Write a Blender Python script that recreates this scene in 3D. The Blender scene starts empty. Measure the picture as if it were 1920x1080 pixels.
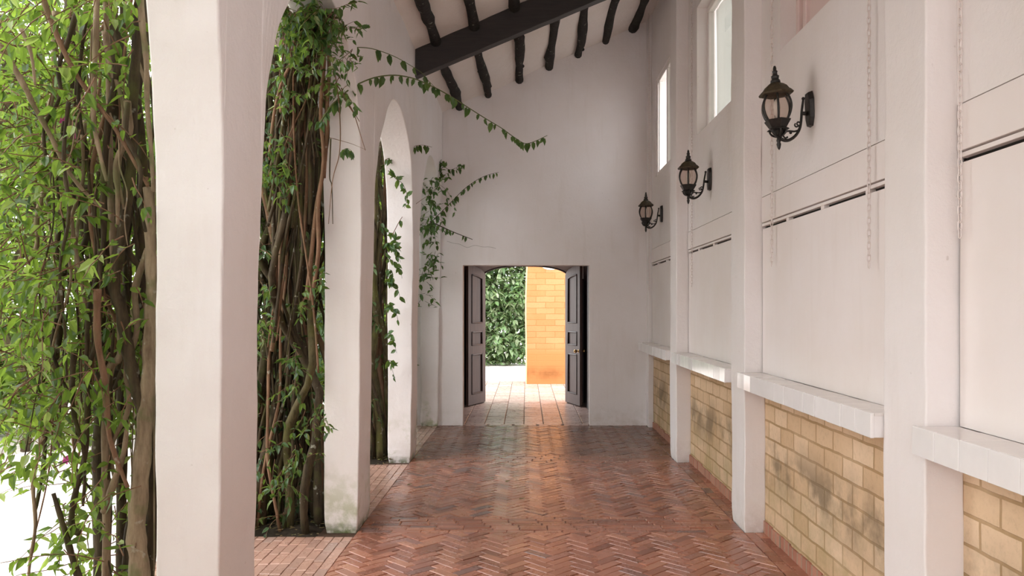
import bpy, math, random
from mathutils import Vector, Matrix, noise
C = bpy.context.scene.collection
random.seed(7)
PI = math.pi
EYE, FPX, VX, VY = 1.6, 1500.0, 988.0, 578.0
def at(px, py, y):                     # point of the place seen at a photo pixel, y metres down the passage
    return Vector(((px-VX)*y/FPX, y, EYE+(VY-py)*y/FPX))

# ------------------------------------------------------------------ materials
def new_mat(name):
    m = bpy.data.materials.new(name); m.use_nodes = True
    nt = m.node_tree; nt.nodes.clear()
    out = nt.nodes.new('ShaderNodeOutputMaterial')
    return m, nt, out
def N(nt, t, **kw):
    n = nt.nodes.new(t)
    for k, v in kw.items():
        if k in n.inputs: n.inputs[k].default_value = v
        else: setattr(n, k, v)
    return n
def L(nt, a, b): nt.links.new(a, b)
def ramp(nt, fac, stops):
    r = nt.nodes.new('ShaderNodeValToRGB'); e = r.color_ramp.elements
    while len(e) < len(stops): e.new(0.5)
    for i, (p, c) in enumerate(stops):
        e[i].position = p; e[i].color = (*c, 1) if len(c) == 3 else c
    L(nt, fac, r.inputs['Fac']); return r
def mix(nt, fac, a, b, mode='MIX'):
    n = nt.nodes.new('ShaderNodeMix'); n.data_type = 'RGBA'; n.blend_type = mode
    for sock, v in ((n.inputs[0], fac), (n.inputs[6], a), (n.inputs[7], b)):
        if hasattr(v, 'links'): L(nt, v, sock)
        elif isinstance(v, (int, float)): sock.default_value = v
        else: sock.default_value = (*v, 1)
    return n.outputs[2]
def math_(nt, op, a, b=None, clamp=False):
    n = nt.nodes.new('ShaderNodeMath'); n.operation = op; n.use_clamp = clamp
    for i, v in enumerate((a, b)):
        if v is None: continue
        if hasattr(v, 'links'): L(nt, v, n.inputs[i])
        else: n.inputs[i].default_value = v
    return n.outputs[0]
def pos(nt): return nt.nodes.new('ShaderNodeNewGeometry').outputs['Position']
def sep(nt, v):
    n = nt.nodes.new('ShaderNodeSeparateXYZ'); L(nt, v, n.inputs[0]); return n.outputs
def noisef(nt, vec, scale, detail=4, rough=.55, dist=0):
    n = N(nt, 'ShaderNodeTexNoise', Scale=scale, Detail=detail, Roughness=rough, Distortion=dist)
    L(nt, vec, n.inputs['Vector']); return n.outputs['Fac']
def maprange(nt, v, a, b, c=0, d=1):
    n = nt.nodes.new('ShaderNodeMapRange'); L(nt, v, n.inputs[0])
    for i, x in enumerate((a, b, c, d)): n.inputs[i+1].default_value = x
    return n.outputs[0]
def bsdf(nt, out, color=None, rough=.6, spec=.5, normal=None, metal=0, coat=0):
    b = N(nt, 'ShaderNodeBsdfPrincipled'); b.inputs['Metallic'].default_value = metal
    b.inputs['Specular IOR Level'].default_value = spec
    b.inputs['Coat Weight'].default_value = coat
    if color is not None:
        if hasattr(color, 'links'): L(nt, color, b.inputs['Base Color'])
        else: b.inputs['Base Color'].default_value = (*color, 1)
    if hasattr(rough, 'links'): L(nt, rough, b.inputs['Roughness'])
    else: b.inputs['Roughness'].default_value = rough
    if normal is not None: L(nt, normal, b.inputs['Normal'])
    L(nt, b.outputs[0], out.inputs['Surface']); return b
def bump(nt, h, strength=.3, dist=.01):
    n = N(nt, 'ShaderNodeBump', Strength=strength, Distance=dist)
    L(nt, h, n.inputs['Height']); return n.outputs[0]

def m_plaster(name, col=(.80,.72,.70), moss=0.0, bmp=.35, dirt=.25):
    m, nt, out = new_mat(name); p = pos(nt); s = sep(nt, p)
    big = noisef(nt, p, .9, 5, .6)
    streak = nt.nodes.new('ShaderNodeMapping'); streak.inputs['Scale'].default_value = (5, 5, .6); L(nt, p, streak.inputs[0])
    st = noisef(nt, streak.outputs[0], 1.6, 5, .6)
    c = mix(nt, maprange(nt, big, .35, .75), col, tuple(x*y for x, y in zip(col, (.93,.90,.86))))
    c = mix(nt, math_(nt, 'MULTIPLY', maprange(nt, st, .55, .8), dirt), c, tuple(x*y for x, y in zip(col, (.80,.75,.68))))
    specks = maprange(nt, noisef(nt, p, 22, 2, .5), .76, .80)
    c = mix(nt, math_(nt, 'MULTIPLY', specks, .30), c, (.30,.22,.17))
    # splash dirt at the foot of the wall, in blotches
    low = math_(nt, 'MULTIPLY', maprange(nt, s[2], .0, .30, 1, 0), maprange(nt, noisef(nt, p, 7, 5, .65), .42, .62))
    c = mix(nt, math_(nt, 'MULTIPLY', low, .45), c, (.50,.44,.36))
    if moss:
        mm = math_(nt, 'MULTIPLY', maprange(nt, s[2], .0, .55, 1, 0), maprange(nt, noisef(nt, p, 5, 6, .65), .50, .64))
        c = mix(nt, math_(nt, 'MULTIPLY', mm, moss), c, (.26,.30,.10))
        rim = math_(nt, 'MULTIPLY', maprange(nt, s[2], .0, .07, 1, 0), maprange(nt, noisef(nt, p, 14, 4, .6), .40, .55))
        c = mix(nt, math_(nt, 'MULTIPLY', rim, .8), c, (.10,.13,.04))
    h = math_(nt, 'ADD', noisef(nt, p, 26, 6, .65), math_(nt, 'MULTIPLY', noisef(nt, p, 5, 3, .5), 1.6))
    bsdf(nt, out, c, .62, .35, bump(nt, h, bmp, .012))
    return m
def m_simple(name, col, rough=.6, spec=.5, metal=0, var=.0, scale=30, bmp=0, coat=0):
    m, nt, out = new_mat(name); c = col; nrm = None
    tc = nt.nodes.new('ShaderNodeTexCoord').outputs['Object']
    n = noisef(nt, tc, scale, 5, .6)
    if var: c = mix(nt, maprange(nt, n, .3, .7), tuple(x*(1-var) for x in col), tuple(min(1, x*(1+var)) for x in col))
    if bmp: nrm = bump(nt, n, bmp, .006)
    bsdf(nt, out, c, rough, spec, nrm, metal, coat); return m
def m_leaf(name, stops, trans=.45, rough=.42):
    m, nt, out = new_mat(name)
    g = nt.nodes.new('ShaderNodeNewGeometry')
    r = ramp(nt, g.outputs['Random Per Island'], stops)
    b = N(nt, 'ShaderNodeBsdfPrincipled', Roughness=rough); L(nt, r.outputs[0], b.inputs['Base Color'])
    b.inputs['Specular IOR Level'].default_value = .45
    t = nt.nodes.new('ShaderNodeBsdfTranslucent')
    tcol = mix(nt, .5, r.outputs[0], (.42,.60,.06)); L(nt, tcol, t.inputs['Color'])
    ms = nt.nodes.new('ShaderNodeMixShader'); ms.inputs[0].default_value = trans
    L(nt, b.outputs[0], ms.inputs[1]); L(nt, t.outputs[0], ms.inputs[2]); L(nt, ms.outputs[0], out.inputs['Surface'])
    return m
def m_bark(name, dark, light, moss):
    m, nt, out = new_mat(name); p = pos(nt)
    mp = nt.nodes.new('ShaderNodeMapping'); mp.inputs['Scale'].default_value = (14, 14, 3); L(nt, p, mp.inputs[0])
    n = noisef(nt, mp.outputs[0], 2.2, 6, .65)
    c = ramp(nt, n, [(.32, dark), (.68, light)]).outputs[0]
    mo = maprange(nt, noisef(nt, p, 6, 4, .6), .52, .66)
    c = mix(nt, math_(nt, 'MULTIPLY', mo, .75), c, moss)
    li = maprange(nt, noisef(nt, p, 17, 3, .5), .66, .72)
    c = mix(nt, math_(nt, 'MULTIPLY', li, .5), c, (.45,.44,.36))
    bsdf(nt, out, c, .85, .25, bump(nt, n, .6, .01)); return m

def m_brickfloor(name='terracotta_paver', pale=0.0):
    m, nt, out = new_mat(name); p = pos(nt)
    g = nt.nodes.new('ShaderNodeNewGeometry'); r = g.outputs['Random Per Island']
    c = ramp(nt, r, [(0,(.22,.080,.050)),(.3,(.34,.130,.082)),(.55,(.39,.160,.105)),(.80,(.44,.195,.120)),(.95,(.30,.13,.10)),(1,(.17,.10,.09))]).outputs[0]
    gr = noisef(nt, p, 1.3, 5, .62)
    c = mix(nt, math_(nt, 'MULTIPLY', maprange(nt, gr, .48, .72), .45), c, (.14,.075,.05))
    far_shade = math_(nt, 'MULTIPLY', maprange(nt, math_(nt, 'ADD', sep(nt, p)[1], math_(nt, 'MULTIPLY', gr, 2.5)), 8.6, 10.2), .62)
    c = mix(nt, far_shade, c, (.085,.052,.036))   # far bay's shade painted into the brick colour, blotched by the grime noise
    f = noisef(nt, p, 45, 5, .7)
    c = mix(nt, math_(nt, 'MULTIPLY', maprange(nt, f, .52, .75), .30), c, (.50,.30,.22))
    if pale: c = mix(nt, pale, c, (.62,.43,.35))
    rg = math_(nt, 'ADD', maprange(nt, noisef(nt, p, 3.1, 4, .6), .3, .7, .15, .31), math_(nt, 'MULTIPLY', f, .10))
    bsdf(nt, out, c, rg, .55, bump(nt, f, .18, .006)); return m
def m_brickwall(name, c1, c2, mortar, bw, rh, msize, axes, grime=None, bmp=.5, offz=0.0, offset=.5, rough=.8):
    m, nt, out = new_mat(name); p = pos(nt); s = sep(nt, p)
    cb = nt.nodes.new('ShaderNodeCombineXYZ'); L(nt, s[axes[0]], cb.inputs[0])
    L(nt, math_(nt, 'ADD', s[axes[1]], offz), cb.inputs[1])
    # slight waviness so the courses look hand laid
    w = nt.nodes.new('ShaderNodeTexNoise'); w.inputs['Scale'].default_value = 5; L(nt, p, w.inputs['Vector'])
    wv = nt.nodes.new('ShaderNodeVectorMath'); wv.operation = 'SCALE'; wv.inputs['Scale'].default_value = .018; L(nt, w.outputs['Color'], wv.inputs[0])
    ad = nt.nodes.new('ShaderNodeVectorMath'); L(nt, cb.outputs[0], ad.inputs[0]); L(nt, wv.outputs[0], ad.inputs[1])
    bt = nt.nodes.new('ShaderNodeTexBrick'); L(nt, ad.outputs[0], bt.inputs['Vector'])
    bt.offset = offset
    bt.inputs['Scale'].default_value = 1; bt.inputs['Brick Width'].default_value = bw; bt.inputs['Row Height'].default_value = rh
    bt.inputs['Mortar Size'].default_value = msize; bt.inputs['Mortar Smooth'].default_value = .25; bt.inputs['Bias'].default_value = 0
    bt.inputs['Color1'].default_value = (*c1, 1); bt.inputs['Color2'].default_value = (*c2, 1); bt.inputs['Mortar'].default_value = (*mortar, 1)
    c = bt.outputs['Color']; f = noisef(nt, p, 30, 6, .7)
    c = mix(nt, math_(nt, 'MULTIPLY', maprange(nt, f, .50, .72), .35), c, tuple(x*.62 for x in c1))
    c = mix(nt, math_(nt, 'MULTIPLY', maprange(nt, noisef(nt, p, 2.5, 4, .6), .45, .7), .3), c, tuple(min(1, x*1.15) for x in c2))
    if grime: c = grime(nt, p, s, c)
    h = math_(nt, 'ADD', math_(nt, 'MULTIPLY', bt.outputs['Fac'], -1.0), math_(nt, 'MULTIPLY', f, .5))
    bsdf(nt, out, c, rough, .3, bump(nt, h, bmp, .008)); return m
def dado_grime(nt, p, s, c):
    # a damp, sooty band of blotches along the middle of the dado and moss towards the foot
    n = noisef(nt, p, 2.6, 5, .62); h = s[2]
    d = math_(nt, 'ABSOLUTE', math_(nt, 'SUBTRACT', h, .52), None)
    band = math_(nt, 'MULTIPLY', maprange(nt, d, .04, .26, 1, 0), maprange(nt, n, .44, .60))
    c = mix(nt, math_(nt, 'MULTIPLY', band, .80), c, (.20,.145,.09))
    gm = math_(nt, 'MULTIPLY', maprange(nt, h, .12, .60, 1, 0), maprange(nt, noisef(nt, p, 4.2, 5, .6), .42, .62))
    c = mix(nt, math_(nt, 'MULTIPLY', gm, .45), c, (.30,.25,.10))
    return c
def pier_grime(nt, p, s, c):
    h = s[2]
    c = mix(nt, maprange(nt, h, .62, .80, 1, 0), c, (.48,.20,.068))
    n = noisef(nt, p, 3, 4, .6); d = math_(nt, 'ABSOLUTE', math_(nt, 'SUBTRACT', h, .22), None)
    return mix(nt, math_(nt, 'MULTIPLY', math_(nt, 'MULTIPLY', maprange(nt, d, .02, .2, 1, 0), maprange(nt, n, .35, .6)), .65), c, (.20,.075,.018))

def m_glass(name, tint=(1,1,1), refl=.9):
    m, nt, out = new_mat(name)
    t = nt.nodes.new('ShaderNodeBsdfTransparent'); t.inputs[0].default_value = (*tint, 1)
    g = nt.nodes.new('ShaderNodeBsdfGlossy'); g.inputs['Roughness'].default_value = .03
    fr = nt.nodes.new('ShaderNodeFresnel'); fr.inputs[0].default_value = 1.45
    bf = nt.nodes.new('ShaderNodeNewGeometry').outputs['Backfacing']
    ms = nt.nodes.new('ShaderNodeMixShader'); L(nt, math_(nt, 'MULTIPLY', math_(nt, 'MULTIPLY', fr.outputs[0], refl), math_(nt, 'SUBTRACT', 1.0, bf)), ms.inputs[0])
    L(nt, t.outputs[0], ms.inputs[1]); L(nt, g.outputs[0], ms.inputs[2]); L(nt, ms.outputs[0], out.inputs['Surface']); return m
def m_cloth(name, col, trans=.6):
    m, nt, out = new_mat(name); p = pos(nt)
    mp = nt.nodes.new('ShaderNodeMapping'); mp.inputs['Scale'].default_value = (1, 6, .5); L(nt, p, mp.inputs[0])
    n = noisef(nt, mp.outputs[0], .8, 3, .5)
    c = mix(nt, n, tuple(x*.85 for x in col), col)
    d = nt.nodes.new('ShaderNodeBsdfDiffuse'); t = nt.nodes.new('ShaderNodeBsdfTranslucent'); L(nt, c, d.inputs[0]); L(nt, c, t.inputs[0])
    ms = nt.nodes.new('ShaderNodeMixShader'); ms.inputs[0].default_value = trans
    L(nt, d.outputs[0], ms.inputs[1]); L(nt, t.outputs[0], ms.inputs[2]); L(nt, ms.outputs[0], out.inputs['Surface']); return m
def m_wood(name, a, b, rough=.4, axis='z', coat=.0, spec=.5):
    m, nt, out = new_mat(name); p = pos(nt)
    mp = nt.nodes.new('ShaderNodeMapping'); mp.inputs['Scale'].default_value = (22, 22, 1.2) if axis == 'z' else (2, 22, 22); L(nt, p, mp.inputs[0])
    n = noisef(nt, mp.outputs[0], 2.0, 5, .6, .4)
    c = ramp(nt, n, [(.3, a), (.7, b)]).outputs[0]
    bsdf(nt, out, c, rough, spec, bump(nt, n, .15, .004), 0, coat); return m

PL = (.80,.757,.752)
M = {}
M['pillar'] = m_plaster('whitewashed_plaster', PL, moss=.75, bmp=.30)
M['wall'] = m_plaster('white_plaster', PL, moss=0, bmp=.28)
M['backwall'] = m_plaster('white_plaster_old', PL, moss=0, bmp=.28, dirt=.35)
M['ceil'] = m_plaster('ceiling_plaster', (.80,.745,.71), moss=0, bmp=.6)
M['panel'] = m_plaster('painted_board', (.81,.75,.735), moss=0, bmp=.10, dirt=.22)
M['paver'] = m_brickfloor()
M['paverpale'] = m_brickfloor('skylit_pale_paver', .48)  # skylight on the outer strip painted in as paler brick
M['mortar'] = m_simple('dark_joint', (.085,.05,.035), .9, .2, var=.3)
M['dado'] = m_brickwall('ochre_block', (.57,.385,.225), (.71,.525,.355), (.39,.25,.125), .262, .119, .008, (1, 2), dado_grime, .55, .02)
M['redbase'] = m_brickwall('red_brick_base', (.36,.15,.10), (.46,.22,.15), (.34,.26,.19), .085, .22, .010, (1, 2), None, .5, .05, 0.0)
M['pier'] = m_brickwall('orange_brick', (.50,.205,.075), (.57,.262,.115), (.43,.165,.055), .40, .124, .008, (0, 2), pier_grime, .4)
M['pierside'] = m_simple('pale_orange_plaster', (.62,.36,.20), .8, .2, var=.08, scale=8)
M['tile_w'] = m_simple('white_glazed_tile', (.80,.77,.76), .12, .5, var=.03, scale=9)
M['tile_t'] = m_simple('cream_glazed_tile', (.74,.69,.66), .16, .5, var=.06, scale=4)
M['iron'] = m_simple('black_iron', (.022,.019,.017), .42, .5, .35, var=.35, scale=60, bmp=.15)
M['cap'] = m_simple('dusty_bronze_iron', (.060,.044,.024), .6, .4, .3, var=.4, scale=50, bmp=.2)
M['globe'] = m_glass('globe_glass', (.86,.80,.76), .8)
M['glass'] = m_glass('window_glass', (.97,.98,.98), .9)
M['bulb'] = m_simple('frosted_bulb', (.80,.76,.72), .25)
M['chain'] = m_simple('painted_chain', (.74,.66,.63), .45, .5, .2)
M['beam'] = m_wood('dark_stained_beam', (.012,.008,.008), (.030,.022,.020), .55, 'x')
M['pole'] = m_bark('tarred_pole', (.010,.009,.009), (.035,.030,.027), (.030,.030,.026))
M['door'] = m_wood('brown_door', (.075,.047,.040), (.125,.080,.068), .52, 'z', 0, .28)
M['darkwood'] = m_wood('dark_frame_wood', (.020,.011,.010), (.045,.027,.025), .45)
M['brass'] = m_simple('brass', (.62,.42,.18), .25, .5, 1.0)
M['winframe'] = m_simple('white_window_paint', (.80,.755,.72), .4, .5, var=.06, scale=6)
M['pinkboard'] = m_simple('pink_painted_board', (.70,.55,.52), .5, .4, var=.05, scale=3)
M['curtain'] = m_cloth('cream_curtain', (.33,.325,.29), .6)
M['rail'] = m_simple('bare_wood_strip', (.42,.30,.20), .7, .3, var=.3, scale=12)
M['gapshade'] = m_simple('gap_shade_black', (.02,.016,.014), .8, .2)  # near-black colour standing for the shade inside the hatch gaps
M['slab'] = m_brickwall('yard_pavers', (.62,.56,.53), (.72,.66,.63), (.45,.40,.37), .30, .15, .006, (0, 1), None, .2, rough=.75)
M['doortile'] = None
M['bark'] = m_bark('vine_bark', (.026,.018,.010), (.085,.060,.034), (.070,.068,.020))
M['barkmoss'] = m_bark('mossy_vine_bark', (.040,.032,.012), (.12,.095,.045), (.10,.10,.022))
M['barkpale'] = m_bark('pale_vine_bark', (.15,.10,.062), (.33,.245,.16), (.13,.135,.055))
M['barkred'] = m_bark('dry_red_twig', (.12,.062,.035), (.24,.135,.08), (.14,.10,.05))
M['leaf'] = m_leaf('vine_leaf', [(0,(.016,.050,.014)),(.35,(.040,.100,.024)),(.62,(.090,.180,.034)),(.86,(.20,.30,.05)),(1,(.32,.38,.16))], .52)
M['leafdark'] = m_leaf('dark_vine_leaf', [(0,(.012,.035,.014)),(.4,(.024,.062,.022)),(.75,(.048,.100,.034)),(1,(.13,.19,.10))], .25)
M['leafgarden'] = m_leaf('garden_leaf', [(0,(.06,.14,.02)),(.35,(.15,.27,.04)),(.65,(.26,.38,.06)),(1,(.42,.48,.18))], .5)
M['leafivy'] = m_leaf('ivy_leaf', [(0,(.07,.14,.06)),(.4,(.15,.25,.11)),(.7,(.25,.34,.19)),(1,(.42,.48,.34))], .3, .35)
M['leafmid'] = m_leaf('mid_vine_leaf', [(0,(.014,.042,.015)),(.4,(.030,.080,.024)),(.75,(.060,.130,.032)),(.93,(.11,.19,.05)),(1,(.22,.24,.10))], .35)
M['leafshoot'] = m_leaf('shoot_leaf', [(0,(.015,.045,.016)),(.5,(.032,.085,.026)),(1,(.065,.13,.035))], .3)
M['greenstem'] = m_simple('green_stem', (.10,.12,.035), .6, .4, var=.2)
M['flower'] = m_simple('magenta_petal', (.45,.03,.22), .6)
M['litter'] = m_leaf('dead_leaf', [(0,(.07,.045,.02)),(.4,(.16,.10,.04)),(.75,(.10,.12,.04)),(1,(.30,.18,.08))], .1, .7)
M['soil'] = m_simple('dark_soil', (.035,.026,.018), .95, .2, var=.4, scale=25, bmp=.6)

# ------------------------------------------------------------------ mesh building
def vnoise(p, f): return noise.noise_vector(p*f)
def lump(p):                            # hand-made plaster unevenness, a function of the place only
    d = vnoise(p, 1.7)*.007 + vnoise(p, 6.0)*.0035
    return Vector((p.x+d.x, p.y+d.y, p.z))
class MB:
    def __init__(s): s.v = []; s.f = []; s.m = []; s.mi = 0
    def add(s, vs, fs):
        o = len(s.v); s.v += [Vector(p) for p in vs]
        s.f += [tuple(i+o for i in f) for f in fs]; s.m += [s.mi]*len(fs)
    def box(s, x0, x1, y0, y1, z0, z1):
        s.add([(x0,y0,z0),(x1,y0,z0),(x1,y1,z0),(x0,y1,z0),(x0,y0,z1),(x1,y0,z1),(x1,y1,z1),(x0,y1,z1)],
              [(3,2,1,0),(4,5,6,7),(0,1,5,4),(1,2,6,5),(2,3,7,6),(3,0,4,7)])
    def prism(s, poly, a, b):           # poly: list of (x,z) -> extruded from y=a to y=b ; general: two rings of 3-D points
        n = len(poly)
        s.add(list(a)+list(b), [tuple(range(n-1,-1,-1)), tuple(range(n, 2*n))]+[(i,(i+1)%n,n+(i+1)%n,n+i) for i in range(n)])
    def tube(s, pts, radii, sides=7, cap=True):
        pts = [Vector(p) for p in pts]
        if not hasattr(radii, '__len__'): radii = [radii]*len(pts)
        vs = []; up = None
        for i, p in enumerate(pts):
            t = (pts[min(i+1, len(pts)-1)]-pts[max(i-1, 0)])
            t = t.normalized() if t.length > 1e-9 else Vector((0,0,1))
            if up is None: up = t.orthogonal().normalized()
            up = (up-t*up.dot(t)); up = up.normalized() if up.length > 1e-6 else t.orthogonal().normalized()
            w = t.cross(up)
            for k in range(sides):
                a = 2*PI*k/sides; vs.append(p+(up*math.cos(a)+w*math.sin(a))*radii[i])
        fs = [(i*sides+k, i*sides+(k+1)%sides, (i+1)*sides+(k+1)%sides, (i+1)*sides+k) for i in range(len(pts)-1) for k in range(sides)]
        if cap: fs += [tuple(range(sides-1,-1,-1)), tuple((len(pts)-1)*sides+k for k in range(sides))]
        s.add(vs, fs)
    def lathe(s, c, prof, sides=16, rot=0, cap=True):   # prof: (r,z) bottom to top around vertical axis through c
        c = Vector(c); vs = []
        for r, z in prof:
            for k in range(sides):
                a = rot+2*PI*k/sides; vs.append(c+Vector((r*math.cos(a), r*math.sin(a), z)))
        n = len(prof)
        fs = [(i*sides+k, i*sides+(k+1)%sides, (i+1)*sides+(k+1)%sides, (i+1)*sides+k) for i in range(n-1) for k in range(sides)]
        if cap: fs += [tuple(range(sides-1,-1,-1)), tuple((n-1)*sides+k for k in range(sides))]
        s.add(vs, fs)
    def ball(s, c, r, n=8):
        s.lathe(c, [(r*math.sin(PI*i/n)+1e-5, -r*math.cos(PI*i/n)) for i in range(n+1)], 10, 0, False)
    def grid(s, fn, nu, nv, flip=False):
        vs = [fn(i/nu, j/nv) for j in range(nv+1) for i in range(nu+1)]
        fs = []
        for j in range(nv):
            for i in range(nu):
                q = (j*(nu+1)+i, j*(nu+1)+i+1, (j+1)*(nu+1)+i+1, (j+1)*(nu+1)+i)
                fs.append(q[::-1] if flip else q)
        s.add(vs, fs)
    def leaf(s, base, d, nrm, ln, w, droop=.25):
        d = d.normalized(); r = d.cross(nrm)
        r = r.normalized() if r.length > 1e-5 else d.orthogonal().normalized()
        n = r.cross(d); f = .22*w
        P = lambda a, b, c: base+d*(a*ln)+r*(b*w)+n*c
        s.add([P(0,0,0), P(.48,0,-.04*ln), P(1,0,-droop*ln), P(.22,-.42,f*.7), P(.58,-.40,f*.6-.06*ln), P(.22,.42,f*.7), P(.58,.40,f*.6-.06*ln)],
              [(0,1,2,4,3),(0,5,6,2,1)])
    def build(s, name, mats, parent=None, smooth=False, bevel=0, seg=2):
        me = bpy.data.meshes.new(name)
        o0 = origin(parent)
        me.from_pydata([tuple(p-o0) for p in s.v], [], s.f)
        for m in (mats if isinstance(mats, (list, tuple)) else [mats]): me.materials.append(m)
        if any(s.m): me.polygons.foreach_set('material_index', s.m)
        if smooth: me.polygons.foreach_set('use_smooth', [True]*len(s.f))
        me.update()
        o = bpy.data.objects.new(name, me); C.objects.link(o); o.parent = parent
        if bevel:
            b = o.modifiers.new('edge', 'BEVEL'); b.width = bevel; b.segments = seg; b.limit_method = 'ANGLE'; b.angle_limit = math.radians(40)
        return o
def origin(p):
    o = Vector((0,0,0))
    while p is not None: o += p.location; p = p.parent
    return o
def tag(o, label=None, cat=None, group=None, kind=None):
    if label: o['label'] = label
    if cat: o['category'] = cat
    if group: o['group'] = group
    if kind: o['kind'] = kind
    return o
def thing(name, label, cat, loc=(0,0,0), group=None):
    o = bpy.data.objects.new(name, None); C.objects.link(o); o.location = loc; o.empty_display_size = .1
    return tag(o, label, cat, group)
def struct(o, label=None): return tag(o, label, None, None, 'structure')
def clone(root, loc):
    r = root.copy(); C.objects.link(r); r.location = loc
    for ch in list(root.children):
        c = ch.copy(); C.objects.link(c); c.parent = r
        for g in list(ch.children):
            d = g.copy(); C.objects.link(d); d.parent = c
    return r
def smoothpath(pts, sub=6):
    pts = [Vector(p) for p in pts]; out = []
    for i in range(len(pts)-1):
        p0, p1, p2, p3 = pts[max(i-1,0)], pts[i], pts[i+1], pts[min(i+2, len(pts)-1)]
        for k in range(sub):
            t = k/sub
            out.append(.5*((2*p1)+(p2-p0)*t+(2*p0-5*p1+4*p2-p3)*t*t+(3*p1-p0-3*p2+p3)*t**3))
    out.append(pts[-1]); return out

# ------------------------------------------------------------------ dimensions
def ceil_z(x): return 4.792+.445*x
PN = [.52, 3.117, 5.714, 8.311]          # near faces of the arcade pillars and pilasters
BAY = 2.597; PD = .43                   # bay length, pillar depth
YB = 10.93                              # face of the end wall
XO = -1.448                             # outer face of the arcade
def x_in(z): return -1.208+.0125*z
XW, XP = 1.677, 1.552                   # right wall face, pilaster face
ZS = 1.6

# ------------------------------------------------------------------ arcade wall and pillars
ARCH = [(.18,0),(.183,.2),(.190,.4),(.207,.57),(.239,.70),(.278,.833),(.349,.952),(.44,1.075),(.52,1.135),(.60,1.16),(.68,1.158),(.77,1.135),(.85,1.095),(.913,1.045),(.97,.97),(1.012,.88),(1.042,.76),(1.060,.64),(1.072,.52),(1.080,.38),(1.083,.2),(1.083,0)]
ARCHP = [(p.x*2.4, ZS+p.y*1.6) for p in smoothpath([Vector((a, b, 0)) for a, b in ARCH], 4)]
ARCHP[0] = (PD, ZS); ARCHP[-1] = (BAY, ZS)
RB = .009                                # rounded plaster edge
def arcade():
    mb = MB(); NR = 16
    arcs = [(1-math.cos(PI/2*k/3), 1-math.sin(PI/2*k/3)) for k in range(4)]      # (along the normal, inset) from soffit to face
    zt = ceil_z(-1.15)+.12
    def column(y, zb, x_of):
        y = min(y, YB+.02)
        return [lump(Vector((x_of(zb+(zt-zb)*j/NR), y, zb+(zt-zb)*j/NR))) for j in range(NR+1)]
    def sheet(c0, c1, flip):
        n = len(c0)
        mb.add(c0+c1, [((j, n+j, n+j+1, j+1) if not flip else (j, j+1, n+j+1, n+j)) for j in range(n-1)])
    starts = [PN[0]-2*BAY, PN[0]-BAY]+PN
    for pi, p in enumerate(starts):
        ye = p+PD
        ys = [p+RB+(PD-2*RB)*k/5 for k in range(6)]
        for a, b in zip(ys, ys[1:]):
            sheet(column(a, ZS, x_in), column(b, ZS, x_in), False); sheet(column(a, ZS, lambda z: XO), column(b, ZS, lambda z: XO), True)
        prev = None
        for k, (dy, z) in enumerate(ARCHP):
            if k == 0: nn = (-1, 0)
            elif k == len(ARCHP)-1: nn = (1, 0)
            else:
                ty, tz = ARCHP[k+1][0]-ARCHP[k-1][0], ARCHP[k+1][1]-ARCHP[k-1][1]; l = math.hypot(ty, tz); nn = (-tz/l, ty/l)
            y = p+dy; fy, fz = y+nn[0]*RB, z+nn[1]*RB
            cf, cb = column(fy, fz, x_in), column(fy, fz, lambda q: XO)
            prof = []
            for an, ins in reversed(arcs): prof.append(lump(Vector((x_in(z)-RB*ins, y+nn[0]*RB*an, z+nn[1]*RB*an))))
            x_a, x_b = x_in(z)-RB, XO+RB
            for q in (.03, .25, .5, .75, .97): prof.append(lump(Vector((x_a+(x_b-x_a)*q, y, z))))
            for an, ins in arcs: prof.append(lump(Vector((XO+RB*ins, y+nn[0]*RB*an, z+nn[1]*RB*an))))
            if prev:
                sheet(prev[0], cf, False); sheet(prev[1], cb, True); sheet(prev[2], prof, False)
            prev = (cf, cb, prof)
    o = mb.build('wall_left', M['pillar'])
    w = o.modifiers.new('weld', 'WELD'); w.merge_threshold = .0004
    struct(o, 'white plastered arcade wall of tall arches above the left pillars')
arcade()

def pillar_mesh(x0, x1, y0, y1, z0, z1, rad=.018, foot=.0, rows=.07):
    # x0, x1 may be functions of z ; rounded rectangle swept up, lumpy like hand plaster
    mb = MB(); nz = max(2, int((z1-z0)/rows)); fx0 = x0 if callable(x0) else (lambda z: x0); fx1 = x1 if callable(x1) else (lambda z: x1)
    rings = []
    for j in range(nz+1):
        z = z0+(z1-z0)*j/nz; a, b = fx0(z), fx1(z); ring = []
        ft = foot*max(0, 1-(z-z0)/.12)**2 if foot else 0
        def side(p, q, n):
            for f_ in (0, .03, .25, .5, .75, .97): ring.append(p.lerp(q, f_))
        A = Vector((a+ft, y0+ft, z)); B = Vector((b-ft, y0+ft, z)); Cc = Vector((b-ft, y1-ft, z)); D = Vector((a+ft, y1-ft, z))
        for (p, q, r_) in ((A, B, Cc), (B, Cc, D), (Cc, D, A), (D, A, B)):
            u = (q-p).normalized(); w = (r_-q).normalized()
            side(p+u*rad, q-u*rad, 5)
            for k in range(3):
                t = PI/2*k/3; ring.append(q-u*rad+w*rad+u*rad*math.sin(t)-w*rad*math.cos(t))
        rings.append([lump(p) for p in ring])
    n = len(rings[0]); vs = [p for r in rings for p in r]
    fs = [(j*n+k, j*n+(k+1)%n, (j+1)*n+(k+1)%n, (j+1)*n+k) for j in range(nz) for k in range(n)]
    mb.add(vs, fs); return mb
plabels = ['white plastered arcade pillar beside the camera, out at the near left',
           'broad white pillar nearest the camera on the left, beside the leafy vine',
           'white arcade pillar with mossy green foot, second on the left',
           'white arcade pillar, third on the left, its foot in a rim of moss']
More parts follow.
